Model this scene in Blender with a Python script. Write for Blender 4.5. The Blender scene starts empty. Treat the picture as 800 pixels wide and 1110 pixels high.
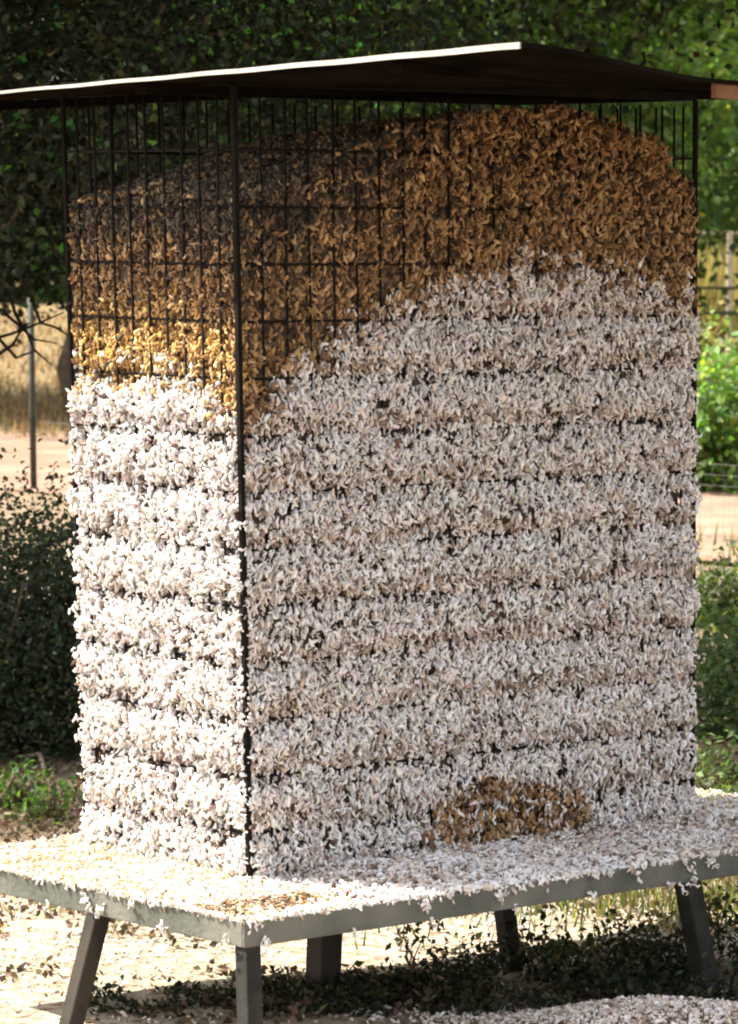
import bpy, math, random
import numpy as np
from mathutils import Matrix, Vector

# ------------------------------------------------------------------ camera
scene = bpy.context.scene
COL = scene.collection
F_PX, CAM_H, PITCH, ROLL = 4323.7, 1.504, 0.0733, 0.0063
cam_d = bpy.data.cameras.new('camera')
cam = bpy.data.objects.new('camera', cam_d)
COL.objects.link(cam)
cam_d.sensor_fit = 'HORIZONTAL'
cam_d.sensor_width = 36.0
cam_d.lens = F_PX / 800.0 * 36.0
cam_d.clip_start = 0.05
cam_d.clip_end = 2000.0
CM = Matrix.Translation((0, 0, CAM_H)) @ Matrix.Rotation(math.pi / 2 - PITCH, 4, 'X') @ Matrix.Rotation(ROLL, 4, 'Z')
cam.matrix_world = CM
scene.camera = cam
cam_d.dof.use_dof = True
cam_d.dof.focus_distance = 7.35
cam_d.dof.aperture_fstop = 24.0

# ------------------------------------------------------------------ world, sun, exposure
SUN_EL = math.radians(48)
SUN_H = np.array([-0.94, 0.34]); SUN_H = SUN_H / np.linalg.norm(SUN_H)
world = bpy.data.worlds.new('World')
scene.world = world
world.use_nodes = True
wn = world.node_tree.nodes
sky = wn.new('ShaderNodeTexSky')
sky.sky_type = 'NISHITA'
sky.sun_disc = False
sky.sun_elevation = SUN_EL
sky.sun_rotation = math.atan2(SUN_H[0], SUN_H[1])
sky.dust_density = 2.0
wn['Background'].inputs['Strength'].default_value = 0.15
hsv = wn.new('ShaderNodeHueSaturation'); hsv.inputs['Saturation'].default_value = 0.42       # the photograph's warm white balance
wb = wn.new('ShaderNodeMix'); wb.data_type = 'RGBA'; wb.blend_type = 'MULTIPLY'; wb.inputs[0].default_value = 1; wb.inputs[7].default_value = (1.0, .94, .88, 1)
world.node_tree.links.new(sky.outputs[0], hsv.inputs['Color'])
world.node_tree.links.new(hsv.outputs[0], wb.inputs[6])
world.node_tree.links.new(wb.outputs[2], wn['Background'].inputs['Color'])
sun_d = bpy.data.lights.new('sun', 'SUN')
sun_d.energy = 5.0
sun_d.angle = math.radians(0.55)
sun_d.color = (1.0, 0.93, 0.82)
sun = bpy.data.objects.new('sun', sun_d)
COL.objects.link(sun)
sdir = Vector((SUN_H[0] * math.cos(SUN_EL), SUN_H[1] * math.cos(SUN_EL), math.sin(SUN_EL)))
sun.rotation_euler = sdir.to_track_quat('Z', 'Y').to_euler()
sun.location = sdir * 40
scene.view_settings.view_transform = 'Standard'
scene.view_settings.look = 'None'
scene.view_settings.gamma = 1.0
scene.view_settings.use_curve_mapping = False
scene.view_settings.exposure = 1.6
scene.cycles.filter_width = 2.1
scene.cycles.max_bounces = 6
scene.cycles.diffuse_bounces = 4
scene.cycles.transparent_max_bounces = 6

random.seed(7)
rng = np.random.default_rng(11)

# ------------------------------------------------------------------ small helpers
def ray(px, py):
    """direction of the sight line through a point of the 800 x 1110 photograph"""
    v = CM.to_3x3() @ Vector(((px - 400) / F_PX, -(py - 555) / F_PX, -1.0))
    return np.array(v)
def at(px, py, Y):
    d = ray(px, py)
    return np.array([0, 0, CAM_H]) + d * (Y / d[1])
def on_level(px, py, z=0.0):
    d = ray(px, py)
    return np.array([0, 0, CAM_H]) + d * ((z - CAM_H) / d[2])

def smooth(x):
    x = np.clip(x, 0, 1)
    return x * x * (3 - 2 * x)

_lat = np.random.default_rng(3).random((64, 64, 8)).astype(np.float32)
def noise2(x, y, k=0):
    """value noise in -1 .. 1"""
    x = np.asarray(x, float); y = np.asarray(y, float)
    i = np.floor(x).astype(int); j = np.floor(y).astype(int)
    fx = smooth(x - i); fy = smooth(y - j)
    g = lambda a, b: _lat[a % 64, b % 64, k % 8]
    v = (g(i, j) * (1 - fx) + g(i + 1, j) * fx) * (1 - fy) + (g(i, j + 1) * (1 - fx) + g(i + 1, j + 1) * fx) * fy
    return v * 2 - 1

def link(name, me, mat, parent=None):
    o = bpy.data.objects.new(name, me)
    COL.objects.link(o)
    if mat: me.materials.append(mat)
    if parent: o.parent = parent
    return o
def tag(o, label=None, cat=None, group=None, kind=None):
    if label: o['label'] = label
    if cat: o['category'] = cat
    if group: o['group'] = group
    if kind: o['kind'] = kind
    return o
def empty(name, loc=(0, 0, 0), rz=0.0):
    o = bpy.data.objects.new(name, None)
    o.location = loc; o.rotation_euler = (0, 0, rz)
    o.empty_display_size = 0.1
    COL.objects.link(o)
    return o

class MB:
    """collects boxes, tubes and sheets into one mesh"""
    def __init__(s): s.v = []; s.f = []
    def add(s, v, f):
        n = len(s.v); s.v += [tuple(p) for p in v]; s.f += [tuple(i + n for i in q) for q in f]
    def box8(s, p):
        s.add(p, [(0, 3, 2, 1), (4, 5, 6, 7), (0, 1, 5, 4), (1, 2, 6, 5), (2, 3, 7, 6), (3, 0, 4, 7)])
    def bar(s, a, b, w, d, up=(0, 0, 1)):
        a = Vector(a); b = Vector(b); t = (b - a).normalized()
        u = Vector(up)
        if abs(t.dot(u)) > .98: u = Vector((0, 1, 0))
        x = t.cross(u).normalized() * (w / 2); y = x.cross(t).normalized() * (d / 2)
        s.box8([a - x - y, a + x - y, a + x + y, a - x + y, b - x - y, b + x - y, b + x + y, b - x + y])
    def tube(s, pts, rad, n=6, cap=True):
        pts = [Vector(p) for p in pts]
        if not hasattr(rad, '__len__'): rad = [rad] * len(pts)
        base = len(s.v)
        for i, p in enumerate(pts):
            t = (pts[min(i + 1, len(pts) - 1)] - pts[max(i - 1, 0)]).normalized()
            u = Vector((0, 0, 1)) if abs(t.z) < .9 else Vector((1, 0, 0))
            x = t.cross(u).normalized(); y = x.cross(t)
            for k in range(n):
                a = 2 * math.pi * k / n
                s.v.append(tuple(p + (x * math.cos(a) + y * math.sin(a)) * rad[i]))
        for i in range(len(pts) - 1):
            for k in range(n):
                s.f.append((base + i * n + k, base + i * n + (k + 1) % n, base + (i + 1) * n + (k + 1) % n, base + (i + 1) * n + k))
        if cap:
            s.f.append(tuple(base + k for k in range(n))[::-1])
            s.f.append(tuple(base + (len(pts) - 1) * n + k for k in range(n)))
    def build(s, name, mat, parent=None, shade=False):
        me = bpy.data.meshes.new(name)
        me.from_pydata(s.v, [], s.f); me.update()
        if shade: me.polygons.foreach_set('use_smooth', [True] * len(me.polygons))
        return link(name, me, mat, parent)

def np_mesh(name, V, loops, starts, totals, mat, col=None, parent=None, shade=False):
    """mesh straight from arrays; col = one colour per vertex"""
    me = bpy.data.meshes.new(name)
    me.vertices.add(len(V)); me.vertices.foreach_set('co', np.ascontiguousarray(V, np.float32).ravel())
    me.loops.add(len(loops)); me.loops.foreach_set('vertex_index', np.ascontiguousarray(loops, np.int32))
    me.polygons.add(len(starts))
    me.polygons.foreach_set('loop_start', np.ascontiguousarray(starts, np.int32))
    me.polygons.foreach_set('loop_total', np.ascontiguousarray(totals, np.int32))
    if shade: me.polygons.foreach_set('use_smooth', np.ones(len(starts), bool))
    if col is not None:
        a = me.color_attributes.new('tint', 'FLOAT_COLOR', 'POINT')
        c = np.ones((len(V), 4), np.float32); c[:, :3] = col
        a.data.foreach_set('color', c.ravel())
    me.update(calc_edges=True)
    return link(name, me, mat, parent)

def grid_mesh(name, P, mat, col=None, parent=None, shade=True):
    """P: (n, m, 3) array of points"""
    n, m = P.shape[:2]
    idx = np.arange(n * m).reshape(n, m)
    q = np.stack([idx[:-1, :-1], idx[1:, :-1], idx[1:, 1:], idx[:-1, 1:]], -1).reshape(-1, 4)
    k = len(q)
    return np_mesh(name, P.reshape(-1, 3), q.ravel(), np.arange(k) * 4, np.full(k, 4), mat, None if col is None else col.reshape(-1, 3), parent, shade)

# ------------------------------------------------------------------ materials
def new_mat(name):
    m = bpy.data.materials.new(name); m.use_nodes = True
    nt = m.node_tree
    return m, nt, nt.nodes['Principled BSDF'], nt.nodes, nt.links

def mat_noise(name, c1, c2, scale=8, rough=.85, bump=.0, bscale=60, metallic=0, spec=.3, c3=None, scale3=2):
    m, nt, b, N, L = new_mat(name)
    tc = N.new('ShaderNodeTexCoord')
    n = N.new('ShaderNodeTexNoise'); n.inputs['Scale'].default_value = scale; n.inputs['Detail'].default_value = 8; n.inputs['Roughness'].default_value = .65
    L.new(tc.outputs['Object'], n.inputs['Vector'])
    r = N.new('ShaderNodeValToRGB')
    r.color_ramp.elements[0].position = .35; r.color_ramp.elements[0].color = (*c1, 1)
    r.color_ramp.elements[1].position = .66; r.color_ramp.elements[1].color = (*c2, 1)
    L.new(n.outputs['Fac'], r.inputs['Fac'])
    out = r.outputs['Color']
    if c3:
        n3 = N.new('ShaderNodeTexNoise'); n3.inputs['Scale'].default_value = scale3; n3.inputs['Detail'].default_value = 5
        L.new(tc.outputs['Object'], n3.inputs['Vector'])
        r3 = N.new('ShaderNodeValToRGB'); r3.color_ramp.elements[0].position = .5; r3.color_ramp.elements[1].position = .64
        L.new(n3.outputs['Fac'], r3.inputs['Fac'])
        mx = N.new('ShaderNodeMix'); mx.data_type = 'RGBA'
        L.new(r3.outputs['Color'], mx.inputs[0]); L.new(out, mx.inputs[6]); mx.inputs[7].default_value = (*c3, 1)
        out = mx.outputs[2]
    L.new(out, b.inputs['Base Color'])
    b.inputs['Roughness'].default_value = rough; b.inputs['Metallic'].default_value = metallic
    b.inputs['Specular IOR Level'].default_value = spec
    if bump:
        nb = N.new('ShaderNodeTexNoise'); nb.inputs['Scale'].default_value = bscale; nb.inputs['Detail'].default_value = 6
        L.new(tc.outputs['Object'], nb.inputs['Vector'])
        bp = N.new('ShaderNodeBump'); bp.inputs['Strength'].default_value = bump; bp.inputs['Distance'].default_value = .02
        L.new(nb.outputs['Fac'], bp.inputs['Height']); L.new(bp.outputs['Normal'], b.inputs['Normal'])
    return m

def mat_tint(name, rough=1.0, translucent=0.0, spec=.1, gain=(1, 1, 1), sheen=0.0):
    """colour from the mesh's own per-item tint (each seed, each leaf)"""
    m, nt, b, N, L = new_mat(name)
    a = N.new('ShaderNodeVertexColor'); a.layer_name = 'tint'
    L.new(a.outputs['Color'], b.inputs['Base Color'])
    b.inputs['Roughness'].default_value = rough; b.inputs['Specular IOR Level'].default_value = spec
    if sheen: b.inputs['Sheen Weight'].default_value = sheen
    if translucent:
        t = N.new('ShaderNodeBsdfTranslucent')
        g = N.new('ShaderNodeMix'); g.data_type = 'RGBA'; g.blend_type = 'MULTIPLY'; g.inputs[0].default_value = 1
        L.new(a.outputs['Color'], g.inputs[6]); g.inputs[7].default_value = (*gain, 1)
        L.new(g.outputs[2], t.inputs['Color'])
        mx = N.new('ShaderNodeMixShader'); mx.inputs[0].default_value = translucent
        L.new(b.outputs[0], mx.inputs[1]); L.new(t.outputs[0], mx.inputs[2])
        L.new(mx.outputs[0], N['Material Output'].inputs['Surface'])
    return m

M_SEED = mat_tint('fuzzy_seed', 1.0, 0.0, .05, sheen=.15)
M_LEAF = mat_tint('leaf', .55, .35, .35, (1.3, 1.5, .6))
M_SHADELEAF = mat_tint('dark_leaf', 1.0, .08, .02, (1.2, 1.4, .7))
M_BLADE = mat_tint('dry_grass', .8, .3, .15, (1, 1, .8))
M_TRAY = mat_noise('weathered_grey_paint', (.075, .082, .066), (.115, .122, .10), 14, .65, .15, 90, 0, .3, (.16, .155, .13), 5)
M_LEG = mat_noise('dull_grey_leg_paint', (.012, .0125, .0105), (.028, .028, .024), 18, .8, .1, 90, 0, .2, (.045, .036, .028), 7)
M_WIRE = mat_noise('rusty_dark_wire', (.006, .005, .004), (.014, .010, .008), 60, .8, .2, 300, 0, .2)
M_POST = mat_noise('black_angle_iron', (.008, .007, .006), (.016, .013, .011), 30, .9, .1, 200, 0, .05)
M_ROOF_T = mat_noise('galvanised_sheet', (.34, .32, .275), (.50, .475, .42), 6, .5, .05, 40, .1, .5)
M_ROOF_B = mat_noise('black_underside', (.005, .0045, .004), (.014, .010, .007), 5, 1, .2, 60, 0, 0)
M_BATTEN = mat_noise('rusty_brown_batten', (.12, .055, .025), (.21, .10, .048), 16, .85, .2, 120, 0, .2)
M_BARK = mat_noise('bark', (.05, .038, .028), (.11, .085, .062), 12, .95, .6, 40, 0, .1)
M_DARKBARK = mat_noise('dark_bark', (.014, .011, .008), (.03, .024, .018), 12, .95, .6, 40, 0, .05)
M_RAIL = mat_noise('weathered_rail', (.38, .34, .27), (.55, .50, .42), 8, .9, .2, 50, 0, .1)
M_PIPE = mat_noise('weathered_pipe', (.025, .027, .02), (.05, .05, .038), 10, .7, .1, 60, 0, .3)
M_GALV = mat_noise('fence_wire', (.12, .115, .10), (.2, .19, .17), 20, .6, 0, 60, .3, .4)
M_STALK = mat_noise('dry_stalk', (.10, .07, .045), (.2, .14, .08), 20, .95, 0, 60, 0, .1)

# ------------------------------------------------------------------ ground
def mat_ground():
    m, nt, b, N, L = new_mat('ground_soil')
    tc = N.new('ShaderNodeTexCoord')
    def noi(s, d=8):
        n = N.new('ShaderNodeTexNoise'); n.inputs['Scale'].default_value = s; n.inputs['Detail'].default_value = d; n.inputs['Roughness'].default_value = .65
        L.new(tc.outputs['Object'], n.inputs['Vector']); return n.outputs['Fac']
    def ramp(f, *els):
        r = N.new('ShaderNodeValToRGB'); e = r.color_ramp.elements
        while len(e) < len(els): e.new(.5)
        for k, (p, c) in enumerate(els): e[k].position = p; e[k].color = (*c, 1)
        L.new(f, r.inputs['Fac']); return r.outputs['Color']
    soil = ramp(noi(26), (.3, (.10, .075, .05)), (.5, (.24, .18, .125)), (.7, (.40, .32, .24)))
    pale = ramp(noi(34), (.34, (.20, .14, .085)), (.47, (.46, .38, .28)), (.7, (.66, .59, .48)))
    sp = N.new('ShaderNodeVectorMath'); sp.operation = 'DISTANCE'; sp.inputs[1].default_value = (0, 8.0, 0); L.new(tc.outputs['Object'], sp.inputs[0])
    ad = N.new('ShaderNodeMath'); ad.operation = 'MULTIPLY_ADD'; ad.inputs[1].default_value = 1.6; L.new(noi(2.2), ad.inputs[0]); L.new(sp.outputs['Value'], ad.inputs[2])
    bl = N.new('ShaderNodeMapRange'); bl.inputs[1].default_value = 2.1; bl.inputs[2].default_value = 2.7; L.new(ad.outputs[0], bl.inputs[0])
    fm = N.new('ShaderNodeMix'); fm.data_type = 'RGBA'; L.new(bl.outputs[0], fm.inputs[0]); L.new(pale, fm.inputs[6]); L.new(soil, fm.inputs[7])
    fine = fm.outputs[2]
    grass = ramp(noi(3.1), (.35, (.27, .18, .11)), (.6, (.19, .16, .075)), (.75, (.33, .23, .145)))
    sep = N.new('ShaderNodeSeparateXYZ'); L.new(tc.outputs['Object'], sep.inputs[0])
    mr = N.new('ShaderNodeMapRange'); mr.inputs[1].default_value = 19; mr.inputs[2].default_value = 30
    L.new(sep.outputs['Y'], mr.inputs[0])
    mx = N.new('ShaderNodeMix'); mx.data_type = 'RGBA'
    L.new(mr.outputs[0], mx.inputs[0]); L.new(fine, mx.inputs[6]); L.new(grass, mx.inputs[7])
    L.new(mx.outputs[2], b.inputs['Base Color'])
    b.inputs['Roughness'].default_value = 1; b.inputs['Specular IOR Level'].default_value = .05
    bp = N.new('ShaderNodeBump'); bp.inputs['Strength'].default_value = .9; bp.inputs['Distance'].default_value = .03
    L.new(noi(38), bp.inputs['Height']); L.new(bp.outputs['Normal'], b.inputs['Normal'])
    return m
def ground_z(x, y):
    near = np.exp(-((y - 8) / 14.0) ** 2)
    return .018 * near * (noise2(x * 1.7 + 3, y * 1.7, 0) + .5 * noise2(x * 4.1, y * 4.1 + 9, 1))
gx = np.concatenate([np.linspace(-900, -12, 12), np.linspace(-8, 8, 120), np.linspace(12, 900, 12)])
gy = np.concatenate([np.linspace(-300, 2, 8), np.linspace(4, 20, 130), np.linspace(24, 1200, 22)])
GX, GY = np.meshgrid(gx, gy, indexing='ij')
tag(grid_mesh('ground', np.stack([GX, GY, ground_z(GX, GY)], -1), mat_ground()), 'bare sandy ground with dry grass farther off', 'ground', kind='structure')

# dirt track crossing behind, a sheet just above the soil
M_TRACK = mat_noise('pale_dirt', (.21, .135, .095), (.32, .215, .16), 1.6, 1, .5, 12, 0, .05)
tc_ = [(-30, 48), (-12, 31.5), (-2.2, 25.0), (1.9, 19.6), (6, 15.6), (14, 10.5), (30, 5)]
TP = []
for i, (x, y) in enumerate(tc_):
    TP.append([[x + .6 * w, y + w * (2.5 - .2 * i), .012] for w in (-1, -.5, 0, .5, 1)])
tag(grid_mesh('dirt_track', np.array(TP), M_TRACK), 'pale dirt track crossing behind the feeder', 'track', kind='structure')

# ------------------------------------------------------------------ feeder geometry (measured from the photograph)
ANG = 0.7154
dR = np.array([math.cos(ANG), math.sin(ANG), 0]); dL = np.array([-math.sin(ANG), math.cos(ANG), 0])
nL, nR = -dR, -dL                         # outward normals of the sunlit and the shaded face
BZ = 0.29                                 # top of the tray
WL, WR, OV = 0.538, 1.14, 0.304
B0 = np.array([-0.212, 7.262, BZ])
def edge(pb, pt, Y):
    b = at(*pb, Y); t = at(*pt, Y)
    k = (t - b) / (t[2] - b[2]); return b + k * (BZ - b[2]), k          # foot on the tray, lean per metre
E_N, K_N = edge((271, 955), (257.5, 290), B0[1])
E_L, K_L = edge((95, 907), (74, 240), (B0 + WL * dL)[1])
E_R, K_R = edge((748, 890), (752.5, 90), (B0 + WR * dR)[1])
E_B = E_L + E_R - E_N; K_B = (K_L + K_R) / 2
CAGE_H = 1.442
def cage_pt(u, v, h):
    """u along the long face, v along the short face, h metres above the tray"""
    u = np.asarray(u, float)[..., None]; v = np.asarray(v, float)[..., None]; h = np.asarray(h, float)[..., None]
    f = lambda a, b, c, d: (a * (1 - u) + c * u) * (1 - v) + (b * (1 - u) + d * u) * v
    return f(E_N, E_L, E_R, E_B) + h * f(K_N, K_L, K_R, K_B)
def face_coord(px, py, right=True):
    """photo point -> (coordinate along the face, height)"""
    A, Bq = (E_N, E_R) if right else (E_N, E_L)
    d = ray(px, py); o = np.array([0, 0, CAM_H])
    M = np.array([[d[0], -(Bq - A)[0]], [d[1], -(Bq - A)[1]]])
    t, s = np.linalg.solve(M, (A - o)[:2])
    return s, (o + d * t)[2] - BZ
def curve(pts, right):
    a = np.array([face_coord(x, y, right) for x, y in pts]); k = np.argsort(a[:, 0]); return a[k]
ST_R = curve([(268, 490), (300, 442), (320, 420), (350, 392), (375, 372), (405, 352), (433, 336), (470, 318), (500, 304), (560, 288), (620, 292), (680, 300), (752, 315)], True)
ST_L = curve([(74, 445), (100, 425), (130, 408), (160, 402), (200, 400), (225, 415), (258, 445)], False)
TOP_R = curve([(262, 222), (330, 196), (385, 166), (440, 140), (530, 122), (620, 116), (680, 135), (720, 158), (752, 196)], True)
TOP_L = curve([(74, 236), (110, 224), (160, 214), (210, 214), (258, 224)], False)
PATCH = [face_coord(*p) for p in ((450, 890), (632, 885), (535, 843), (535, 925))]
HW = 0.1045                                # spacing of the horizontal wires
H_TOP = face_coord(265, 287)[1]            # one of them is seen here
H0 = H_TOP % HW
VW = 0.0555

def stain_amount(u, h, right):
    """1 where the crust is weathered brown, 0 where the seed is white"""
    c = ST_R if right else ST_L
    b = np.interp(u, c[:, 0], c[:, 1]) + .030 * noise2(u * (30 if right else 16), h * 26, 2) + .024 * noise2(u * (80 if right else 40), h * 70, 4)
    s = smooth((h - b) / .085 + .5)
    if right:
        pu = (PATCH[0][0] + PATCH[1][0]) / 2; ru = (PATCH[1][0] - PATCH[0][0]) / 2
        ph = PATCH[3][1]; rh = PATCH[2][1] - ph
        e = ((u - pu) / ru) ** 4 + (np.maximum(h - ph, 0) / rh) ** 3 + .45 * noise2(u * 22, h * 28, 5)
        s = np.maximum(s, .72 * smooth((1.05 - e) / .5))
    return s

# ---------------- seeds: one curved fuzzy kernel in several variants, gathered by arrays
def kernel(variant):
    r = np.random.default_rng(50 + variant)
    n, rings = 5, 5
    V = [(0, 0, -.5)]
    for i in range(rings - 1):
        t = -.5 + (i + 1) / rings
        rad = .34 * math.sqrt(max(0, 1 - (2 * t) ** 2)) * (1 + .25 * (r.random() - .5)) + .05
        for k in range(n):
            a = 2 * math.pi * (k + .5 * (i % 2)) / n
            q = rad * (1 + .35 * (r.random() - .5))
            V.append((q * math.cos(a), q * math.sin(a), t))
    V.append((0, 0, .5)); V = np.array(V)
    bend = 2.0 * (r.random() - .35)
    V[:, 0] += bend * (V[:, 2] ** 2 - .12) * 1.1
    V[:, 1] += .30 * np.sin(V[:, 2] * 6.0 + 6 * r.random())
    F = []
    for k in range(n): F.append((0, 1 + (k + 1) % n, 1 + k))
    for i in range(rings - 2):
        for k in range(n):
            a = 1 + i * n + k; b = 1 + i * n + (k + 1) % n
            F.append((a, b, b + n, a + n))
    e = len(V) - 1; o = 1 + (rings - 2) * n
    for k in range(n): F.append((e, o + k, o + (k + 1) % n))
    return V, F
KERNELS = [kernel(i) for i in range(6)]

def seed_mesh(name, P, axis, L, W, C, mat=None, parent=None):
    """P positions, axis long directions, L lengths, W fatness, C colours"""
    N = len(P)
    axis = axis / (np.linalg.norm(axis, axis=1, keepdims=True) + 1e-9)
    rnd = rng.normal(size=(N, 3))
    x = np.cross(axis, rnd); x /= np.linalg.norm(x, axis=1, keepdims=True) + 1e-9
    y = np.cross(axis, x)
    Vs, Ls, Ts, Cs = [], [], [], []
    base = 0
    which = rng.integers(0, len(KERNELS), N)
    for k, (kv, kf) in enumerate(KERNELS):
        s = np.where(which == k)[0]
        if not len(s): continue
        w = (W * L)[s][:, None, None]; l = L[s][:, None, None]
        V = P[s][:, None, :] + x[s][:, None, :] * kv[None, :, 0:1] * w + y[s][:, None, :] * kv[None, :, 1:2] * w + axis[s][:, None, :] * kv[None, :, 2:3] * l
        fl = np.concatenate([np.array(f) for f in kf]); ft = np.array([len(f) for f in kf])
        off = base + np.arange(len(s)) * len(kv)
        Ls.append((off[:, None] + fl[None]).ravel()); Ts.append(np.tile(ft, len(s)))
        Vs.append(V.reshape(-1, 3)); Cs.append(np.repeat(C[s], len(kv), 0)); base += len(s) * len(kv)
    T = np.concatenate(Ts); S = np.concatenate([[0], np.cumsum(T)[:-1]])
    return np_mesh(name, np.concatenate(Vs), np.concatenate(Ls), S, T, mat or M_SEED, np.concatenate(Cs), parent, True)

WHITE = np.array([[.82, .78, .76], [.78, .71, .67], [.70, .62, .56], [.84, .82, .82], [.55, .44, .36], [.34, .25, .19], [.16, .10, .075]])
W_P = np.array([.40, .24, .09, .20, .04, .015, .015])
BROWN = np.array([[.38, .225, .105], [.30, .17, .075], [.50, .33, .175], [.15, .085, .042], [.055, .035, .022]])
B_P = np.array([.27, .26, .19, .16, .12])
CREAM = np.array([[.70, .60, .38], [.62, .49, .28], [.76, .69, .54], [.50, .36, .20], [.28, .18, .09]])
C_P = np.array([.32, .26, .24, .12, .06])
def pick(pal, p, n): 
    c = pal[rng.choice(len(pal), n, p=p / p.sum())]
    return np.clip(c * (1 + .15 * rng.normal(size=(n, 1))) * (1 + .03 * rng.normal(size=(n, 3))), .01, .88)
WHITE_T = WHITE[[2, 4, 5, 1, 6]]; T_P = np.array([.36, .26, .16, .12, .10])
GOLD = np.array([[.68, .45, .17], [.60, .36, .11], [.74, .55, .28], [.40, .24, .09]]); G_P = np.array([.35, .3, .2, .15])
SHADE_TONES = np.array([[.10, .075, .05], [.055, .042, .03], [.17, .125, .08], [.03, .024, .018]]); SHADE_P = np.array([.35, .3, .2, .15])  # dark kernel tones for the shade painted under the roof
def seed_colour(st, tan=None, painted_shade=None, gold=None):
    n = len(st)
    b = rng.random(n) < st
    w = pick(WHITE, W_P, n)
    if tan is not None: w = np.where((rng.random(n) < tan)[:, None], pick(WHITE_T, T_P, n), w)
    br = pick(BROWN, B_P, n)
    if gold is not None: br = np.where((rng.random(n) < gold)[:, None], pick(GOLD, G_P, n), br)
    if painted_shade is not None: br = np.where((rng.random(n) < painted_shade)[:, None], pick(SHADE_TONES, SHADE_P, n), br)
    return np.where(b[:, None], br, w)

def bulge(u, h, length, st):
    """how far the seed stands out of the wire plane between the horizontal wires"""
    ph = ((h - H0) / HW) % 1.0
    d = (.018 if length > .8 else .016) * np.sin(np.pi * ph) ** .8                        # deepest where a wire holds it back
    d = d + .006 * noise2(u * length / .045, h / .05, 3) + .004 * noise2(u * length / .018, h / .02, 6)
    st = st * (h > .3)
    far = smooth((u * length - .22 + .08 * noise2(u * 9, h * 9, 2)) / .55) if length > .8 else 0      # the crust stands out over the wires towards the far end
    return d * (1 - .6 * st) - (.010 - .013 * far) * st

SP, SA, SL, SW, SC = [], [], [], [], []
def face_seeds(right, count):
    length = WR if right else WL
    c = TOP_R if right else TOP_L
    s = rng.random(count); h = rng.random(count) * 1.46
    top = np.interp(s, c[:, 0], c[:, 1]) + .012 * noise2(s * 40, s * 0, 1)
    k = h < top; s, h = s[k], h[k]; n = len(s)
    st = stain_amount(s, h, right)
    lay = rng.random(n)
    off = bulge(s, h, length, st) - .016 * lay ** 1.5 + .0048 * rng.normal(size=n)
    P = cage_pt(s, np.zeros(n), h) if right else cage_pt(np.zeros(n), s, h)
    nn = nR if right else nL; tt = dR if right else dL
    P = P + nn * off[:, None]
    ang = rng.normal(size=n) * (.62 if right else .9)
    ax = np.stack([np.zeros(n), np.zeros(n), np.cos(ang)], -1) + tt[None] * np.sin(ang)[:, None] + nn[None] * (rng.normal(size=n) * .5)[:, None]
    # clusters missing here and there leave the dark pockets
    hole = noise2(s * length / .0085, h / .0125, 7) * .75 + noise2(s * length / .03, h / .028, 5) * (.22 if right else .4)
    ph = ((h - H0) / HW) % 1.0
    row = np.exp(-(np.minimum(ph, 1 - ph) / .13) ** 2) * (.10 if right else .34) * (1 - st)
    keep = (hole + .12 * noise2(s * length / .06, h / .05, 0) > (-.36 if right else -.35) + row - .05 * right * (1 - st) + .20 * st * right) | (lay > .88)
    band = np.exp(-(((ph + .08 * noise2(s * length / .12, h * 0 + 3, 2)) % 1.0 - .16) / .17) ** 2)      # tan kernels in a band just above each wire
    tanny = np.clip(.02 + .62 * band + .14 * noise2(s * length / .16, h / .05, 1) + .16 * noise2(s * length / .05, h / .04, 3) + .6 * 4 * st * (1 - st), 0, .85) * (.95 if right else .30)
    gold = np.zeros(n) if right else .75 * smooth((.17 - (h - np.interp(s, ST_L[:, 0], ST_L[:, 1]))) / .06)      # golden lint above the white, sunlit glow of this band put into its colour
    # deep shade under the roof, put into the colour of the upper seed
    if right: painted_shade = .90 * smooth((h - (1.12 + .62 * s) + .05 * noise2(s * length / .07, h / .06, 4)) / .20 + .5)
    else: painted_shade = .85 * smooth((h - (np.interp(s, c[:, 0], c[:, 1]) - .08) + .03 * noise2(s * length / .05, h / .05, 4)) / .08 + .5)
    for l, a in ((SP, P), (SA, ax), (SL, np.minimum((.0122 if right else .0130) * (1 + .35 * st * right) * np.exp(.28 * rng.normal(size=n)) * np.where(rng.random(n) < .04, 1.4, 1) + .003, .027)), (SW, rng.uniform(.28, .56, n)), (SC, seed_colour(st, tanny, painted_shade, gold))): l.append(a[keep])
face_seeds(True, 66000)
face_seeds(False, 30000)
# a few tufts caught across the near corner post
m = 130; hp = np.concatenate([rng.uniform(.02, .62, 80), rng.normal(.545, .004, 10), rng.normal(.655, .005, 14), rng.normal(.30, .006, 13), rng.normal(.15, .008, 13)])
Pp = cage_pt(np.zeros(m), np.zeros(m), hp) + (nL + nR) * (.006 + .004 * rng.random(m))[:, None] + np.where(rng.random(m) < .5, 1, -1)[:, None] * (dR * .6 - dL * .6) * rng.uniform(.002, .011, m)[:, None]
for l, a in ((SP, Pp), (SA, rng.normal(size=(m, 3))), (SL, rng.uniform(.010, .017, m)), (SW, rng.uniform(.3, .6, m)), (SC, pick(WHITE, W_P, m))): l.append(a)
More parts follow.
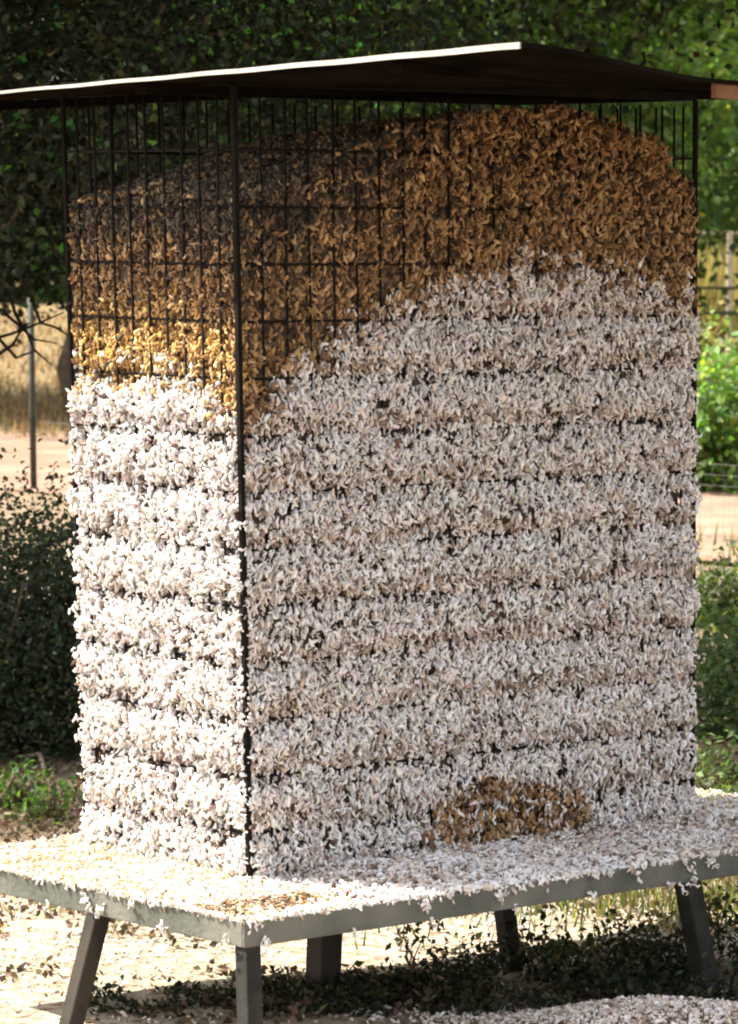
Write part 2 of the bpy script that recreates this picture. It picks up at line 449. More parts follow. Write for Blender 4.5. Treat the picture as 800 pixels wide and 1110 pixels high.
# top of the heap
n = 9000
u = rng.random(n); v = rng.random(n)
hr = np.interp(u, TOP_R[:, 0], TOP_R[:, 1]); hl = np.interp(v, TOP_L[:, 0], TOP_L[:, 1])
def heap_top(u, v):
    r = np.interp(u, TOP_R[:, 0], TOP_R[:, 1]); l = np.interp(v, TOP_L[:, 0], TOP_L[:, 1]) - TOP_L[0, 1]
    return r + l * np.clip(1 - u * 1.5, 0, 1) - .10 * v * u + .01 * noise2(u * 24, v * 12, 2)
P = cage_pt(u, v, heap_top(u, v) - .003)
for l, a in ((SP, P), (SA, rng.normal(size=(n, 3))), (SL, rng.uniform(.010, .017, n)), (SW, rng.uniform(.6, .9, n)), (SC, seed_colour(np.ones(n), None, .8 * smooth((.55 - u) / .35)))): l.append(a)  # painted shade carries on over the heap top, fading along the long face
# the two far faces, thinner
for far_u in (True, False):
    n = 9000
    s = rng.random(n); h = rng.random(n) * 1.3
    uu, vv = (np.ones(n), s) if far_u else (s, np.ones(n))
    P = cage_pt(uu, vv, h) + (dR if far_u else dL) * (.004 * rng.normal(size=n))[:, None]
    k = h < heap_top(uu, vv); k2 = h[k]
    for l, a in ((SP, P[k]), (SA, rng.normal(size=(n, 3))[k]), (SL, rng.uniform(.012, .02, n)[k]), (SW, rng.uniform(.7, .95, n)[k]), (SC, seed_colour(smooth((k2 - .9) / .1)))): l.append(a)
# kernels bulging past the edge of the long face on the far corner and the near post
seed_obj = seed_mesh('cottonseed', *[np.concatenate(a) for a in (SP, SA, SL, SW, SC)])
tag(seed_obj, 'fuzzy white cottonseed packed in the wire cage under a brown weathered crust', 'cottonseed', kind='stuff')
# packed core behind the loose outer kernels (same stuff, joined into it as its inner body)
def core():
    ins = .020
    a = ins / WR; b = ins / WL
    nu, nv, nh = 30, 16, 30
    U, Vv = np.linspace(a, 1 - a, nu), np.linspace(b, 1 - b, nv)
    ring = [(x, b) for x in U] + [(1 - a, y) for y in Vv[1:]] + [(x, 1 - b) for x in U[::-1][1:]] + [(a, y) for y in Vv[::-1][1:-1]]
    ring.append(ring[0])
    R = np.array(ring)
    T = heap_top(R[:, 0], R[:, 1]) - .015
    G = np.stack([cage_pt(R[:, 0], R[:, 1], T * t) for t in np.linspace(0.0, 1, nh)], 1)
    UU, VV = np.meshgrid(U, Vv, indexing='ij')
    TOPG = cage_pt(UU, VV, heap_top(UU, VV) - .015)
    return G, TOPG
G, TOPG = core()
M_CORE = mat_noise('packed_seed', (.13, .09, .06), (.30, .23, .18), 90, 1, .8, 120, 0, .05)
co = grid_mesh('packed_seed', G, M_CORE, parent=seed_obj, shade=False)
grid_mesh('packed_top', TOPG, M_CORE, parent=seed_obj, shade=False)

# ------------------------------------------------------------------ feeder: tray, legs, cage, roof
feeder = tag(empty('wire_feeder', tuple(B0 * [1, 1, 0])), 'tall wire mesh livestock feeder with flat roof on a grey metal tray with splayed legs', 'feeder')
FI = Matrix.Translation(feeder.location).inverted()
def part(o, parent=None):
    """keep the world position under the feeder (or a part of it)"""
    o.parent = parent or feeder
    if not parent: o.matrix_parent_inverse = FI
    return o
N0 = on_level(265, 1002, BZ)
TW, TD = WR + 2 * OV, WL + OV + .12
def tray_pt(a, b, z=0.0): return N0 + dR * a + dL * b + np.array([0, 0, z])
mb = MB(); t = .006; SK = .042
mb.box8([tray_pt(t, t, -.012), tray_pt(TW - t, t, -.012), tray_pt(TW - t, TD - t, -.012), tray_pt(t, TD - t, -.012),
         tray_pt(t, t, -.006), tray_pt(TW - t, t, -.006), tray_pt(TW - t, TD - t, -.006), tray_pt(t, TD - t, -.006)])
part(mb.build('tray', M_TRAY)); tray = bpy.data.objects['tray']
def side(a0, b0, a1, b1):
    m_ = MB(); m_.box8([tray_pt(a0, b0, -SK), tray_pt(a1, b0, -SK), tray_pt(a1, b1, -SK), tray_pt(a0, b1, -SK),
                        tray_pt(a0, b0, .002), tray_pt(a1, b0, .002), tray_pt(a1, b1, .002), tray_pt(a0, b1, .002)])
    o = m_.build('tray_rim', M_TRAY)
    bv = o.modifiers.new('edge', 'BEVEL'); bv.width = .002; bv.segments = 2
    part(o)
side(0, 0, TW, t); side(0, t, t, TD); side(t, TD - t, TW, TD); side(TW - t, t, TW, TD - t)
# legs
def leg(top, foot, w=.034):
    m_ = MB(); top = Vector(top); foot = Vector(foot); foot.z = -.03
    m_.bar(foot, top, w, w * .95, up=tuple(dL))
    o = m_.build('leg', M_LEG); bv = o.modifiers.new('edge', 'BEVEL'); bv.width = .003; bv.segments = 2
    part(o)
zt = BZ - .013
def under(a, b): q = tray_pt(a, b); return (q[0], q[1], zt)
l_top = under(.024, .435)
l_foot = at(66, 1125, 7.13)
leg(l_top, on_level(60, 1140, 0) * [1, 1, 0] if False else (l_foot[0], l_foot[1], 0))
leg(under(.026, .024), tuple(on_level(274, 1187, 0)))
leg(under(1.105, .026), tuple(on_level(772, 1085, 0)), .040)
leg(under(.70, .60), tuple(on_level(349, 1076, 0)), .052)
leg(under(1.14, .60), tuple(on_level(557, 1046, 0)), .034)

# cage panels: welded wire
def wire_panel(along_u, const, z_from=0.0):
    m_ = MB(); length = WR if along_u else WL
    f = (lambda s, h: cage_pt(s, const, h)) if along_u else (lambda s, h: cage_pt(const, s, h))
    out = (nR if const == 0 else -nR) if along_u else (nL if const == 0 else -nL)
    k = 1
    while k * VW < length - .02:
        s = k * VW / length
        j = random.uniform(-.004, .004)
        m_.tube([f(s + j, 0.002) , f(s + j * .4, .7), f(s - j, CAGE_H)], .0026, 5); k += 1
    h = H0 + (HW if H0 < .03 else 0)
    while h < CAGE_H - .01:
        m_.tube([f(x, h) - out * .0045 for x in np.linspace(0.004, .996, 6)], .0028, 5); h += HW
    part(m_.build('wire_panel', M_WIRE, shade=True))
wire_panel(True, 0); wire_panel(False, 0); wire_panel(True, 1); wire_panel(False, 1)
for (u, v, sz) in ((0, 0, .0095), (1, 0, .008), (0, 1, .007), (1, 1, .009)):
    m_ = MB(); a = cage_pt(u, v, 0.001); b = cage_pt(u, v, CAGE_H + .012)
    o_ = (nL if u == 0 else -nL) + (nR if v == 0 else -nR)
    sh = o_ * (.005 if (u, v) == (0, 0) else .002)
    m_.bar(a + sh, b + sh, sz, sz, up=tuple(dL))
    part(m_.build('corner_post', M_POST))
m_ = MB()
for (p, q) in (((0, 0), (1, 0)), ((1, 0), (1, 1)), ((1, 1), (0, 1)), ((0, 1), (0, 0))):
    m_.bar(cage_pt(*p, CAGE_H + .02), cage_pt(*q, CAGE_H + .02), .016, .016)
part(m_.build('top_frame', M_POST))

# roof: one sagging sheet, front corner reaching out past the long face
RP = at(565, 47, 6.44)
RS, RT = 1.62, 2.05
def roof_z(s, t_):
    a, b = s / RS, t_ / RT
    base = RP[2] * (1 - a) * (1 - b) + (RP[2] - .071) * (1 - a) * b + (RP[2] - .045) * a * (1 - b) + (RP[2] + .045) * a * b
    return base - .034 * smooth(s / .46) * (1 - b) ** 2 + .0006 * np.sin(t_ * 2 * np.pi / .25)
s_ = np.linspace(0, RS, 60); tt_ = np.linspace(0, RT, 80)
S_, T_ = np.meshgrid(s_, tt_, indexing='ij')
PX = RP[0] + S_ * dR[0] + T_ * dL[0]; PY = RP[1] + S_ * dR[1] + T_ * dL[1]; PZ = roof_z(S_, T_)
top = grid_mesh('roof', np.stack([PX, PY, PZ], -1), M_ROOF_T); part(top)
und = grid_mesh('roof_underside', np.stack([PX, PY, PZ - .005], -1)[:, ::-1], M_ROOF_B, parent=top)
def strip(name, s0, s1, t0, t1, h0, h1, thick, mat, n=40):
    m_ = MB(); prev = None
    for k in range(n + 1):
        a = s0 + (s1 - s0) * k / n; b = t0 + (t1 - t0) * k / n
        z = float(roof_z(np.array(a), np.array(b)))
        q = np.array([RP[0] + a * dR[0] + b * dL[0], RP[1] + a * dR[1] + b * dL[1], z])
        o_ = (nL if s0 == s1 else nR) * thick
        hh = h0 + (h1 - h0) * k / n
        cur = [q + [0, 0, -hh], q + o_ + [0, 0, -hh], q + o_ + [0, 0, .002], q + [0, 0, .002]]
        if prev is not None:
            m_.box8([prev[0], prev[1], prev[2], prev[3], cur[0], cur[1], cur[2], cur[3]])
        prev = cur
    o = m_.build(name, mat, top); return o
strip('roof_lip', 0, 0, 0.0, RT, .0085, .001, .004, M_ROOF_T)
strip('roof_edge', 0, RS, 0, 0, .006, .006, .003, M_ROOF_B)
strip('rusty_batten', .45, RS - .03, 0.012, 0.012, .030, .030, .012, M_BATTEN, 20)
m_ = MB()
for b in (.35, 1.05, 1.85):
    m_.bar(*[np.array([RP[0] + a * dR[0] + b * dL[0], RP[1] + a * dR[1] + b * dL[1], float(roof_z(np.array(a), np.array(b))) - .016]) for a in (.04, RS - .05)], .03, .018)
m_.build('rafters', M_ROOF_B, top)

# ------------------------------------------------------------------ spilled seed on the tray
def pile_h(a, b):
    """a along the long rim, b along the short one, both from the near corner"""
    din = np.minimum(np.minimum(a, TW - a), np.minimum(b, TD - b))
    wall = np.clip(din / OV, 0, 1)
    return .003 + .006 * wall ** 1.2 + .006 * smooth((b - OV * .45) / (OV * .5)) * smooth((a - .3) / .2) + + .008 * smooth((a - 1.3) / .2) * np.clip(din / .12, .1, 1) * smooth((OV + .06 - b) / .1) + (.006 * noise2(a * 9, b * 9, 1) + .006 * noise2(a * 26, b * 26, 2)) * np.clip(din / .06, .15, 1)
aa, bb = np.meshgrid(np.linspace(.012, TW - .012, 160), np.linspace(.012, TD - .012, 90), indexing='ij')
PP = N0 + dR * aa[..., None] + dL * bb[..., None]; PP[..., 2] = BZ + pile_h(aa, bb) - .006
n = 40000
a = rng.random(n) * TW; b = rng.random(n) * TD
inc = (a > OV + .03) & (a < TW - OV - .03) & (b > OV + .03) & (b < TD - .15)
k = ~inc; a, b = a[k], b[k]; n = len(a)
P = N0 + dR * a[:, None] + dL * b[:, None]; P[:, 2] = BZ + pile_h(a, b) + rng.normal(size=n) * .003 - .001
ax = rng.normal(size=(n, 3)); ax[:, 2] *= .45
tan = np.clip(.25 + .5 * noise2(a * 7, b * 7, 3) + .45 * (a > .95) * (noise2(a * 5, b * 5, 4) > -.3) + .5 * (b > a), 0, 1) * .8
c = np.where((rng.random(n) < tan)[:, None], np.where(((b < OV + .05) & (a > OV))[:, None], pick(WHITE_T, T_P, n), pick(CREAM, C_P, n)), pick(WHITE, W_P, n))  # sun warmth painted in as cream, the shaded strip by the long face less yellow
TRAY_L = .0085 * np.exp(.3 * rng.normal(size=n)) * np.where((b > a * .6), .85, 1.35) + .002
thin = (rng.random(n) < .06) & True
deb = rng.random(n) < .85 * smooth((1 - ((a - .15) / .17) ** 2 - ((b - .12) / .07) ** 2 + .5 * noise2(a * 30, b * 30, 6)) / .5)
c = np.where(deb[:, None], pick(BROWN, B_P, n), c)
# kernels hanging over the rims
m = 380
ra = rng.random(m) * TW; side_l = rng.random(m) < .35
dense = noise2(ra * 11, ra * 0 + 2, 5)
hang = np.abs(rng.normal(size=m)) * .010 * np.clip(dense + .5, .1, 1.5) 
Q = np.where(side_l[:, None], N0 + dL * (ra * TD / TW)[:, None] + nL * .003, N0 + dR * ra[:, None] + nR * .003)
Q[:, 2] = BZ + .008 - hang * np.where(side_l, .5, 1.0)
qa = rng.normal(size=(m, 3)) * .35; qa[:, 2] += 1
P = np.concatenate([P, Q]); ax = np.concatenate([ax, qa]); c = np.concatenate([c, pick(WHITE, W_P, m)])
# tufts dangling from the rim
for (px, py) in ((542, 968), (542, 974), (460, 980), (462, 985), (645, 950), (687, 942), (688, 947), (750, 942), (751, 950), (752, 956), (767, 935), (775, 936), (722, 935), (560, 985), (470, 1000), (640, 970), (725, 960), (742, 962), (52, 982), (107, 992), (180, 1007), (245, 1020), (287, 1020), (385, 1010), (92, 975), (142, 982), (96, 979), (110, 985)):
    d = ray(px, py); o = np.array([0, 0, CAM_H])
    nn = nR if px > 265 else nL
    tq = ((N0 + nn * .005 - o) @ nn) / (d @ nn); q = o + d * tq
    m = 6
    P = np.concatenate([P, q + rng.normal(size=(m, 3)) * [.004, .004, .005] + nn * .002]); ax = np.concatenate([ax, rng.normal(size=(m, 3)) + [0, 0, 1]])
    c = np.concatenate([c, pick(WHITE, W_P, m)])
n = len(P)
spill = seed_mesh('spilled_cottonseed', P, ax, np.concatenate([TRAY_L, rng.uniform(.009, .017, n - len(TRAY_L))]), rng.uniform(.32, .62, n), c)
tag(spill, 'loose cottonseed spilled over the tray around the foot of the cage', 'cottonseed', kind='stuff')
grid_mesh('spilled_bed', PP, mat_noise('spilled_bed', (.38, .29, .19), (.66, .58, .45), 60, 1, .8, 90, 0, .05), parent=spill)

# ------------------------------------------------------------------ seed and litter on the ground
def scatter(n, poly_fn):
    x, y = poly_fn(n); return x, y
def ground_patch(n, px0, px1, py0, py1):
    """points spread over the ground seen in that window, spilling past it on all sides"""
    y0 = on_level(400, py1)[1]; y1 = on_level(400, py0)[1]
    y = rng.uniform(y0, y1, n)
    x = ((px0 - 400) + (px1 - px0) * rng.random(n)) / F_PX * y
    return x, y
n = 42000
x, y = ground_patch(n, -320, 1120, 955, 1190)
dens = .55 - .45 * (y < 7.55) * (x < .2) + .8 * noise2(x * 3.1, y * 3.1, 2) + .35 * noise2(x * 9, y * 9, 3) - .55 * (x > .35) * (y > 7.7)
# less seed in the weedy middle
dens -= 1.1 * np.exp(-((x - .15) / .55) ** 2 - ((y - 7.75 - .25 * x) / .24) ** 2)
k = rng.random(n) < np.clip(dens, 0.03, 1); x, y = x[k], y[k]
# low drift of seed in front on the right
m = 5200
hx = rng.normal(size=m) * .22 + .58; hy = 7.31 + rng.normal(size=m) * .075
def drift(x, y): return .055 * np.exp(-((x - .58) / .30) ** 2 - ((y - 7.30) / .13) ** 2)
x = np.concatenate([x, hx]); y = np.concatenate([y, hy]); n = len(x)
z = ground_z(x, y) + drift(x, y) + .003
ax = rng.normal(size=(n, 3)); ax[:, 2] *= .35
c = np.where((rng.random(n) < np.where(y < 7.6, .8, .4))[:, None], np.where((y < 7.6)[:, None], pick(WHITE_T, T_P, n), pick(CREAM, C_P, n)), pick(WHITE, W_P, n))
gs = seed_mesh('scattered_cottonseed', np.stack([x, y, z], -1), ax, np.where(y < 7.55, 1.25, 1) * .0075 * np.exp(.35 * rng.normal(size=n)) + .002, rng.uniform(.34, .65, n), c)
tag(gs, 'pale cottonseed dropped over the ground under and around the feeder', 'cottonseed', kind='stuff')
DX, DY = np.meshgrid(np.linspace(-.5, 1.6, 70), np.linspace(6.9, 7.8, 40), indexing='ij')
grid_mesh('seed_drift', np.stack([DX, DY, ground_z(DX, DY) + drift(DX, DY) - .004], -1), mat_noise('drift_bed', (.26, .20, .14), (.48, .40, .31), 50, 1, .8, 90, 0, .05), parent=gs)

# ------------------------------------------------------------------ leaves
def leaf_mesh(name, P, nrm, L, W, C, mat=None, parent=None):
    """one folded pointed leaf per point"""
    N = len(P)
    d = rng.normal(size=(N, 3)) + np.array([0, 0, -.35]); d /= np.linalg.norm(d, axis=1, keepdims=True)
    x = np.cross(d, nrm + .9 * rng.normal(size=(N, 3))); x /= np.linalg.norm(x, axis=1, keepdims=True) + 1e-9
    up = np.cross(x, d)
    L = L[:, None]; W = W[:, None]
    V = np.stack([P, P + d * L * .45 + x * W + up * W * .35, P + d * L - up * L * .08, P + d * L * .45 - x * W + up * W * .35], 1)
    idx = np.arange(N)[:, None] * 4
    loops = np.concatenate([idx + 0, idx + 1, idx + 2, idx + 0, idx + 2, idx + 3], 1)
    return np_mesh(name, V.reshape(-1, 3), loops.ravel(), np.arange(2 * N) * 3, np.full(2 * N, 3), mat or M_LEAF, np.repeat(C, 4, 0), parent)
def leaf_cols(n, base, var=.3, yellow=.12):
    base = np.array(base)
    c = base[None] * np.exp(var * rng.normal(size=(n, 1)))
    c *= 1 + .12 * rng.normal(size=(n, 3))
    y = rng.random(n) < yellow
    c[y] *= np.array([1.6, 1.25, .8])
    return np.clip(c, .004, .5)
def limb(mb, a, b, r0, r1, n=5, wob=.08):
    a = np.array(a, float); b = np.array(b, float); ln = np.linalg.norm(b - a)
    pts = [a + (b - a) * t + (rng.normal(size=3) * wob * ln * math.sin(math.pi * t)) for t in np.linspace(0, 1, n)]
    mb.tube(pts, list(np.linspace(r0, r1, n)), 7)
def tree(label, base, trunk_r, fork_z, centre, radii, clumps, per, leaf, colour, spread, group='trees behind the feeder', limbs=9, name='broadleaf_tree', leafmat=None, flecks=0.0, bottom=None, yellow=.12, flat=.7, core=.0):
    base = np.array(base, float); t = empty(name, tuple(base)); tag(t, label, 'tree', group)
    inv = Matrix.Translation(base).inverted()
    centre = np.array(centre, float); radii = np.array(radii, float)
    cc = []
    while len(cc) < clumps:
        q = rng.normal(size=3); q /= np.linalg.norm(q); q *= (core + (1 - core) * rng.random() ** .45)
        p = centre + q * radii * (1 + .16 * rng.normal())
        if bottom and p[2] < bottom + .25 * noise2(p[0] * 2, p[1] * 2, 1): continue
        cc.append(p)
    cc = np.array(cc)
    mb = MB()
    fork = np.array([base[0] + .1 * radii[0] * (centre[0] - base[0]) / max(radii[0], .1), base[1], fork_z])
    limb(mb, base - [0, 0, .1], fork, trunk_r * 1.25, trunk_r * .85, 5, .04)
    for q in cc[rng.choice(len(cc), min(limbs, len(cc)), replace=False)]:
        mid = fork + (q - fork) * .55 + [0, 0, .12 * radii[2]]
        limb(mb, fork, mid, trunk_r * .55, trunk_r * .3, 4, .07)
        limb(mb, mid, q, trunk_r * .3, trunk_r * .07, 4, .1)
        for _ in range(2):
            q2 = cc[np.argsort(np.linalg.norm(cc - q, axis=1))[rng.integers(1, min(6, len(cc)))]]
            limb(mb, mid, q2, trunk_r * .2, trunk_r * .05, 4, .1)
    tr = mb.build('trunk', M_DARKBARK if leafmat else M_BARK, t, True); tr.matrix_parent_inverse = inv
    k = np.repeat(np.arange(clumps), per); n = len(k)
    sz = spread * rng.uniform(.6, 1.35, clumps)
    g = rng.normal(size=(n, 3)) * np.array([1, 1, flat])
    P = cc[k] + g * sz[k][:, None]
    if bottom: P[:, 2] = np.where(P[:, 2] < bottom - .28, bottom - .28 + .3 * np.abs(P[:, 2] - bottom + .28) * 2, P[:, 2])
    tone = np.exp(.45 * rng.normal(size=clumps))
    C = leaf_cols(n, colour, .25, yellow) * tone[k][:, None]
    nr = (P - centre) / radii + np.array([0, 0, .6])
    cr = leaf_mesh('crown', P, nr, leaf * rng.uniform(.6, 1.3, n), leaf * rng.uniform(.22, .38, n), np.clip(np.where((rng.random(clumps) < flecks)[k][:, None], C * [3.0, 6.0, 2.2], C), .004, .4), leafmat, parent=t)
    cr.matrix_parent_inverse = inv
    return t

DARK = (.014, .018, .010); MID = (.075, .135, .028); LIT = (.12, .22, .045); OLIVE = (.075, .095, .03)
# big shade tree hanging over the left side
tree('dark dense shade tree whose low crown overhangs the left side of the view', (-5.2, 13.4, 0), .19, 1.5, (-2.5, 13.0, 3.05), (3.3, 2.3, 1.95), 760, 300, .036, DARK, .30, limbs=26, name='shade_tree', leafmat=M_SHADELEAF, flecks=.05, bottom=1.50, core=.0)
st = bpy.data.objects['shade_tree']; mb = MB()
for pp in (((-60, 300), (20, 352), (62, 372)), ((-40, 340), (18, 388), (40, 380)), ((-30, 380), (12, 362), (70, 338)), ((20, 300), (44, 350), (78, 366)), ((-20, 395), (14, 374), (32, 350)), ((8, 310), (30, 362), (56, 396))):
    q = [at(px, py, 12.3 + .1 * i) for i, (px, py) in enumerate(pp)]
    mid = [(a + b) / 2 + rng.normal(size=3) * .012 for a, b in zip(q, q[1:])]
    mb.tube([q[0], mid[0], q[1], mid[1], q[2]], [.007, .006, .005, .004, .002], 6)
o = mb.build('branch', M_DARKBARK, st, True); o.matrix_parent_inverse = Matrix.Translation(st.location).inverted()
# trees in the row behind
rows = [
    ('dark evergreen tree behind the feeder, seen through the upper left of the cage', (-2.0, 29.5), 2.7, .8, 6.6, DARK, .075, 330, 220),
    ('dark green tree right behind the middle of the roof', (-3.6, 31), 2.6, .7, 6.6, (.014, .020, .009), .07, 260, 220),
    ('mid green tree above the right half of the roof', (1.5, 31), 3.0, .9, 7.0, MID, .10, 200, 200),
    ('bright green leafy tree right of the cage, nearest the rail fence', (4.4, 56), 3.4, 1.2, 8.0, LIT, .15, 210, 190),
    ('tall tree beyond the rail fence, seen between cage and right border', (8.0, 62), 3.6, 1.0, 8.0, LIT, .14, 210, 190),
    ('broad tree far behind the cage on the left, partly hidden by the shade tree', (-4.3, 34), 3.2, .7, 8.0, (.03, .05, .015), .10, 220, 190),
    ('broad tree far behind the centre of the roof', (.6, 58), 4.2, .9, 8.0, MID, .13, 220, 190),
]
for lab, (x, y), r, zb, ztop, colr, leaf, ncl, per in rows:
    tree(lab, (x, y, 0), .16 * r / 2.6, zb + .8, (x, y, (zb + ztop) / 2), (r, r * .8, (ztop - zb) / 2), ncl, per, leaf, colr, .105 * r, limbs=10, bottom=zb)
# far wood closing the view
n = 70000
x = rng.uniform(-26, 26, n); y = 74 + rng.uniform(-4, 4, n); zt_ = 6.5 + 2.2 * noise2(x * .28, x * 0, 3) + .8 * noise2(x * .9, y * .3, 4)
z = rng.random(n) ** .8 * zt_
wood = leaf_mesh('distant_wood', np.stack([x, y, z], -1), np.tile([0, -1., .5], (n, 1)), rng.uniform(.25, .5, n), rng.uniform(.10, .18, n), leaf_cols(n, MID, .3))
tag(wood, 'far green wood closing the view behind the field', 'wood', kind='stuff')

# ------------------------------------------------------------------ bushes and plants
def bush(label, centre, radii, n, leaf, colour, name='bush', group='bushes around the feeder', clumps=40, spread=.14, cat='bush', yellow=.1):
    base = (centre[0], centre[1], 0); t = empty(name, base); tag(t, label, cat, group)
    inv = Matrix.Translation(base).inverted(); centre = np.array(centre, float); radii = np.array(radii, float)
    q = rng.normal(size=(clumps, 3)); q /= np.linalg.norm(q, axis=1, keepdims=True); q *= (rng.random((clumps, 1)) ** .4)
    cc = centre + q * radii; cc[:, 2] = np.maximum(cc[:, 2], .03)
    mb = MB()
    for p in cc[:: max(1, clumps // 16)]: limb(mb, (base[0] + .03 * rng.normal(), base[1] + .03 * rng.normal(), -.02), p, .010, .003, 4, .06)
    st = mb.build('stems', M_STALK, t, True); st.matrix_parent_inverse = inv
    k = rng.integers(0, clumps, n)
    P = cc[k] + rng.normal(size=(n, 3)) * spread * radii.mean()
    P[:, 2] = np.maximum(P[:, 2], .01)
    tone = np.exp(.3 * rng.normal(size=clumps))
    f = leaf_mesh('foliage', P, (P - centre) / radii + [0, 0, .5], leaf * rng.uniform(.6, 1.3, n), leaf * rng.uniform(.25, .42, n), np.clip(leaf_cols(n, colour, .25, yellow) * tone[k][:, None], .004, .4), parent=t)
    f.matrix_parent_inverse = inv
    return t
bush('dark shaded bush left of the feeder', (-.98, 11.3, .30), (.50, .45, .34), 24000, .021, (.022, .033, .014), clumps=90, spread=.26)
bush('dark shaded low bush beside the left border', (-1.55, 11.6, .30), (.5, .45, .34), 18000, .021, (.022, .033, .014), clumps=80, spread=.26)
bush('small bright weed growing left of the feeder tray', (-.80, 9.9, .04), (.07, .12, .05), 240, .022, (.07, .13, .03), name='weed', clumps=20, spread=.35)
bush('low green weed at the left border in front of the dark bush', (-.90, 10.1, .05), (.06, .12, .06), 200, .022, (.065, .12, .03), name='weed', clumps=20, spread=.35)
bush('yellowish green shrub right of the cage beyond the track', (1.98, 23.8, .40), (.8, .6, .46), 7000, .06, (.16, .185, .075), clumps=60, spread=.2, yellow=.3)
bush('bright green shrub right of the cage at the far side of the track', (2.05, 22.2, .32), (.75, .4, .36), 7000, .06, (.12, .22, .045), clumps=60, spread=.2)
bush('dusty green bush right of the cage on the near side of the track', (1.36, 15.0, .07), (.36, .35, .10), 2200, .035, (.075, .10, .035), clumps=40, spread=.22)
bush('shaded olive bush low on the right border behind the tray', (1.16, 11.6, .16), (.30, .28, .22), 4200, .026, (.055, .09, .028), clumps=36, spread=.25)
bush('grey green weed just beyond the right corner of the tray', (.92, 9.55, .09), (.16, .2, .12), 1800, .022, (.08, .11, .045), name='weed', clumps=20, spread=.3)

# low weeds in the shade under the tray: uncountable ground cover
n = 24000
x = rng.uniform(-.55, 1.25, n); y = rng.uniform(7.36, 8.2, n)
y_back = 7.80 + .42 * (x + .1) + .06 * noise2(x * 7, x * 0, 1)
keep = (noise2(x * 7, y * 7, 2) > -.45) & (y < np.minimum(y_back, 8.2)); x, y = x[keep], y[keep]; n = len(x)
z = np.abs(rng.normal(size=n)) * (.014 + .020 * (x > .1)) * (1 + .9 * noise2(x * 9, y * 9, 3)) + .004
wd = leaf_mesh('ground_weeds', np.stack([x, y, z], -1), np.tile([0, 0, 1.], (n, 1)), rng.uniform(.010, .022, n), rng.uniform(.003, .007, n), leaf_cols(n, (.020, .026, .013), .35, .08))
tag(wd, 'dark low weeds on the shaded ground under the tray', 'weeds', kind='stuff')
# stalks standing among them
stalk_spots = [((448, 1052), .10, 'thin dry weed stalk under the tray left of the far middle leg'), ((592, 1062), .085, 'dry forked weed stalk between the far middle leg and the right leg'), ((655, 1068), .12, 'leafy dry weed stalk close to the right leg under the tray'), ((770, 1030), .10, 'dry leafy stalk right of the splayed right leg')]
for (pp, hgt, lab) in stalk_spots:
    b = on_level(*pp); t = empty('weed_stalk', (b[0], b[1], 0)); tag(t, lab, 'weed', 'dry weed stalks under the feeder')
    inv = Matrix.Translation(t.location).inverted(); mb = MB()
    tips = []
    for _ in range(5):
        q = np.array([b[0] + rng.normal() * .03, b[1] + rng.normal() * .03, hgt * rng.uniform(.6, 1.1)]); limb(mb, (b[0], b[1], -.01), q, .0028, .0012, 5, .1); tips.append(q)
    o = mb.build('stem', M_STALK, t); o.matrix_parent_inverse = inv
    tips = np.array(tips); n = 60; P = tips[rng.integers(0, 5, n)] + rng.normal(size=(n, 3)) * .014
    f = leaf_mesh('foliage', P, np.tile([0, -.5, 1.], (n, 1)), rng.uniform(.012, .026, n), rng.uniform(.004, .008, n), leaf_cols(n, (.05, .06, .025), .3, .3), parent=t); f.matrix_parent_inverse = inv

# dead leaves and sticks on the ground left and right
n = 24000
x, y = ground_patch(n, -260, 1060, 790, 1120)
k = (y > 8.6) | (noise2(x * 4.5, y * 4.5, 5) + .5 * noise2(x * 13, y * 13, 6) > .02); x, y = x[k], y[k]; n = len(x)
z = ground_z(x, y) + rng.random(n) * .02 + .002
lit = leaf_mesh('leaf_litter', np.stack([x, y, z], -1), np.tile([0, 0, 1.], (n, 1)), np.where(y > 8.6, .62, .55) * rng.uniform(.02, .05, n), np.where(y > 8.6, .65, .6) * rng.uniform(.008, .016, n), leaf_cols(n, (.13, .095, .062), .45, .03), M_BLADE)
tag(lit, 'dry leaf litter over the soil behind the feeder', 'leaf litter', kind='stuff')
mb = MB(); limb(mb, on_level(-40, 775) + [0, 0, .10], on_level(48, 838) + [0, 0, .01], .012, .006, 7, .03)
limb(mb, on_level(18, 812) + [0, 0, .05], on_level(40, 790) + [0, 0, .1], .006, .003, 5, .06)
tag(mb.build('fallen_branch', mat_noise('pale_stick', (.22, .18, .12), (.38, .32, .22), 20, .9), None, True), 'pale bare fallen branch on the ground by the left border', 'branch')

n = 5000
x = rng.normal(size=n) * .38 + .72; y = 9.1 + rng.normal(size=n) * .35
GRASS_NEAR = (x, y, n)
# dry grass of the field
def grass(name, label, n, x, y, hmin, hmax, w, base, tall=None):
    h = rng.uniform(hmin, hmax, n)
    a = rng.uniform(0, 2 * math.pi, n); ln = rng.normal(size=(n, 2)) * .3
    z0 = np.zeros(n)
    p0 = np.stack([x - np.cos(a) * w, y - np.sin(a) * w, z0], -1); p1 = np.stack([x + np.cos(a) * w, y + np.sin(a) * w, z0], -1)
    p2 = np.stack([x + ln[:, 0] * h, y + ln[:, 1] * h, h], -1)
    V = np.stack([p0, p1, p2], 1).reshape(-1, 3)
    o = np_mesh(name, V, np.arange(3 * n), np.arange(n) * 3, np.full(n, 3), M_BLADE, np.repeat(leaf_cols(n, base, .25, .15), 3, 0))
    tag(o, label, 'grass', kind='stuff')
n = 30000; y = 27 + 34 * rng.random(n) ** 1.3; x = rng.uniform(-.2, .2, n) * y
grass('field_grass', 'short dry tan grass of the field', n, x, y, .03, .12, .012, (.23, .165, .095))
n = 16000; y = rng.uniform(41.5, 45, n); x = rng.uniform(1.5, 10, n)
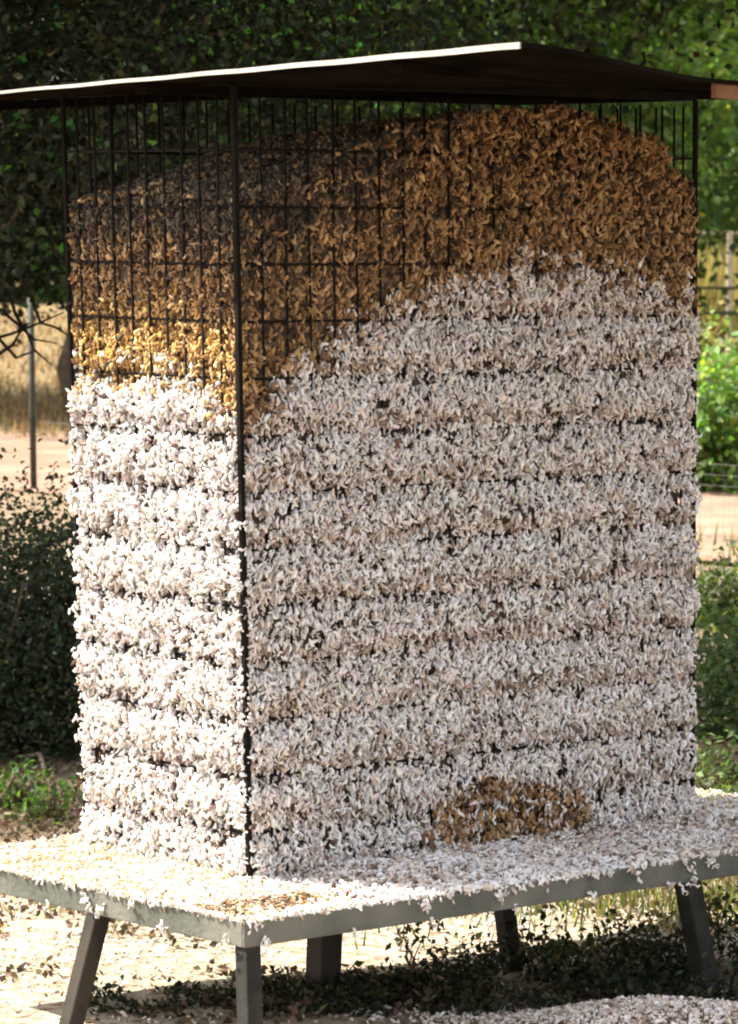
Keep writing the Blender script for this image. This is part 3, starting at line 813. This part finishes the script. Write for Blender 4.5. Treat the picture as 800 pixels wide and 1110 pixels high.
grass('tall_grass', 'tall yellowish brush grass behind the rail fence', n, x, y, .5, 1.38, .02, (.26, .23, .085))
n = 5000; y = rng.uniform(11.5, 20, n); x = rng.uniform(-.22, .22, n) * y
k = noise2(x * 2, y * 1.2, 6) > .1; x, y = x[k], y[k]; n = len(x)
grass('grass_tufts', 'sparse green grass between the feeder and the track', n, x, y, .04, .14, .006, (.10, .14, .04))

# ------------------------------------------------------------------ fences
rf = empty('rail_fence', (1.0, 40, 0)); tag(rf, 'weathered rail fence with pale top rail across the field right of the cage', 'fence')
iv = Matrix.Translation(rf.location).inverted()
for x in np.arange(1.7, 9, 1.9):
    mb = MB(); mb.bar((x, 40.05, -.1), (x, 40.05, 1.40), .05, .05); o = mb.build('post', M_RAIL, rf); o.matrix_parent_inverse = iv
for z, w, m in ((1.385, .032, M_RAIL), (.83, .03, M_PIPE), (.58, .04, M_PIPE)):
    mb = MB(); mb.bar((.4, 40, z), (9.5, 40, z + .02), .03, w); o = mb.build('rail', m, rf); o.matrix_parent_inverse = iv
fa = on_level(37, 532) ; fb = np.array([3.9, 16.4, 0])
wf = empty('wire_fence', tuple(fa * [1, 1, 0])); tag(wf, 'low thin mesh fence on steel pipe posts along the near side of the track', 'fence')
iv = Matrix.Translation(wf.location).inverted()
for k, tt in enumerate((0, .5, 1)):
    p = fa + (fb - fa) * tt; mb = MB(); mb.tube([(p[0], p[1], -.1), (p[0] - (.02 if k == 0 else 0), p[1], 1.06)], .018, 8); o = mb.build('post', M_PIPE, wf, True); o.matrix_parent_inverse = iv
mb = MB()
for z in np.arange(.03, .40, .05): mb.tube([fa + [0, 0, z], fa + (fb - fa) * .5 + [0, 0, z - .01], fb + [0, 0, z]], .0006, 4)
for s in np.arange(.42, 1.0, .009): p = fa + (fb - fa) * s; mb.tube([p, p + [0, 0, .38]], .0006, 4)
o = mb.build('wire_mesh', M_GALV, wf); o.matrix_parent_inverse = iv

x, y, n = GRASS_NEAR
grass('near_grass', 'thin yellow green grass behind the right end of the tray', n, x, y, .02, .06, .003, (.15, .18, .05))
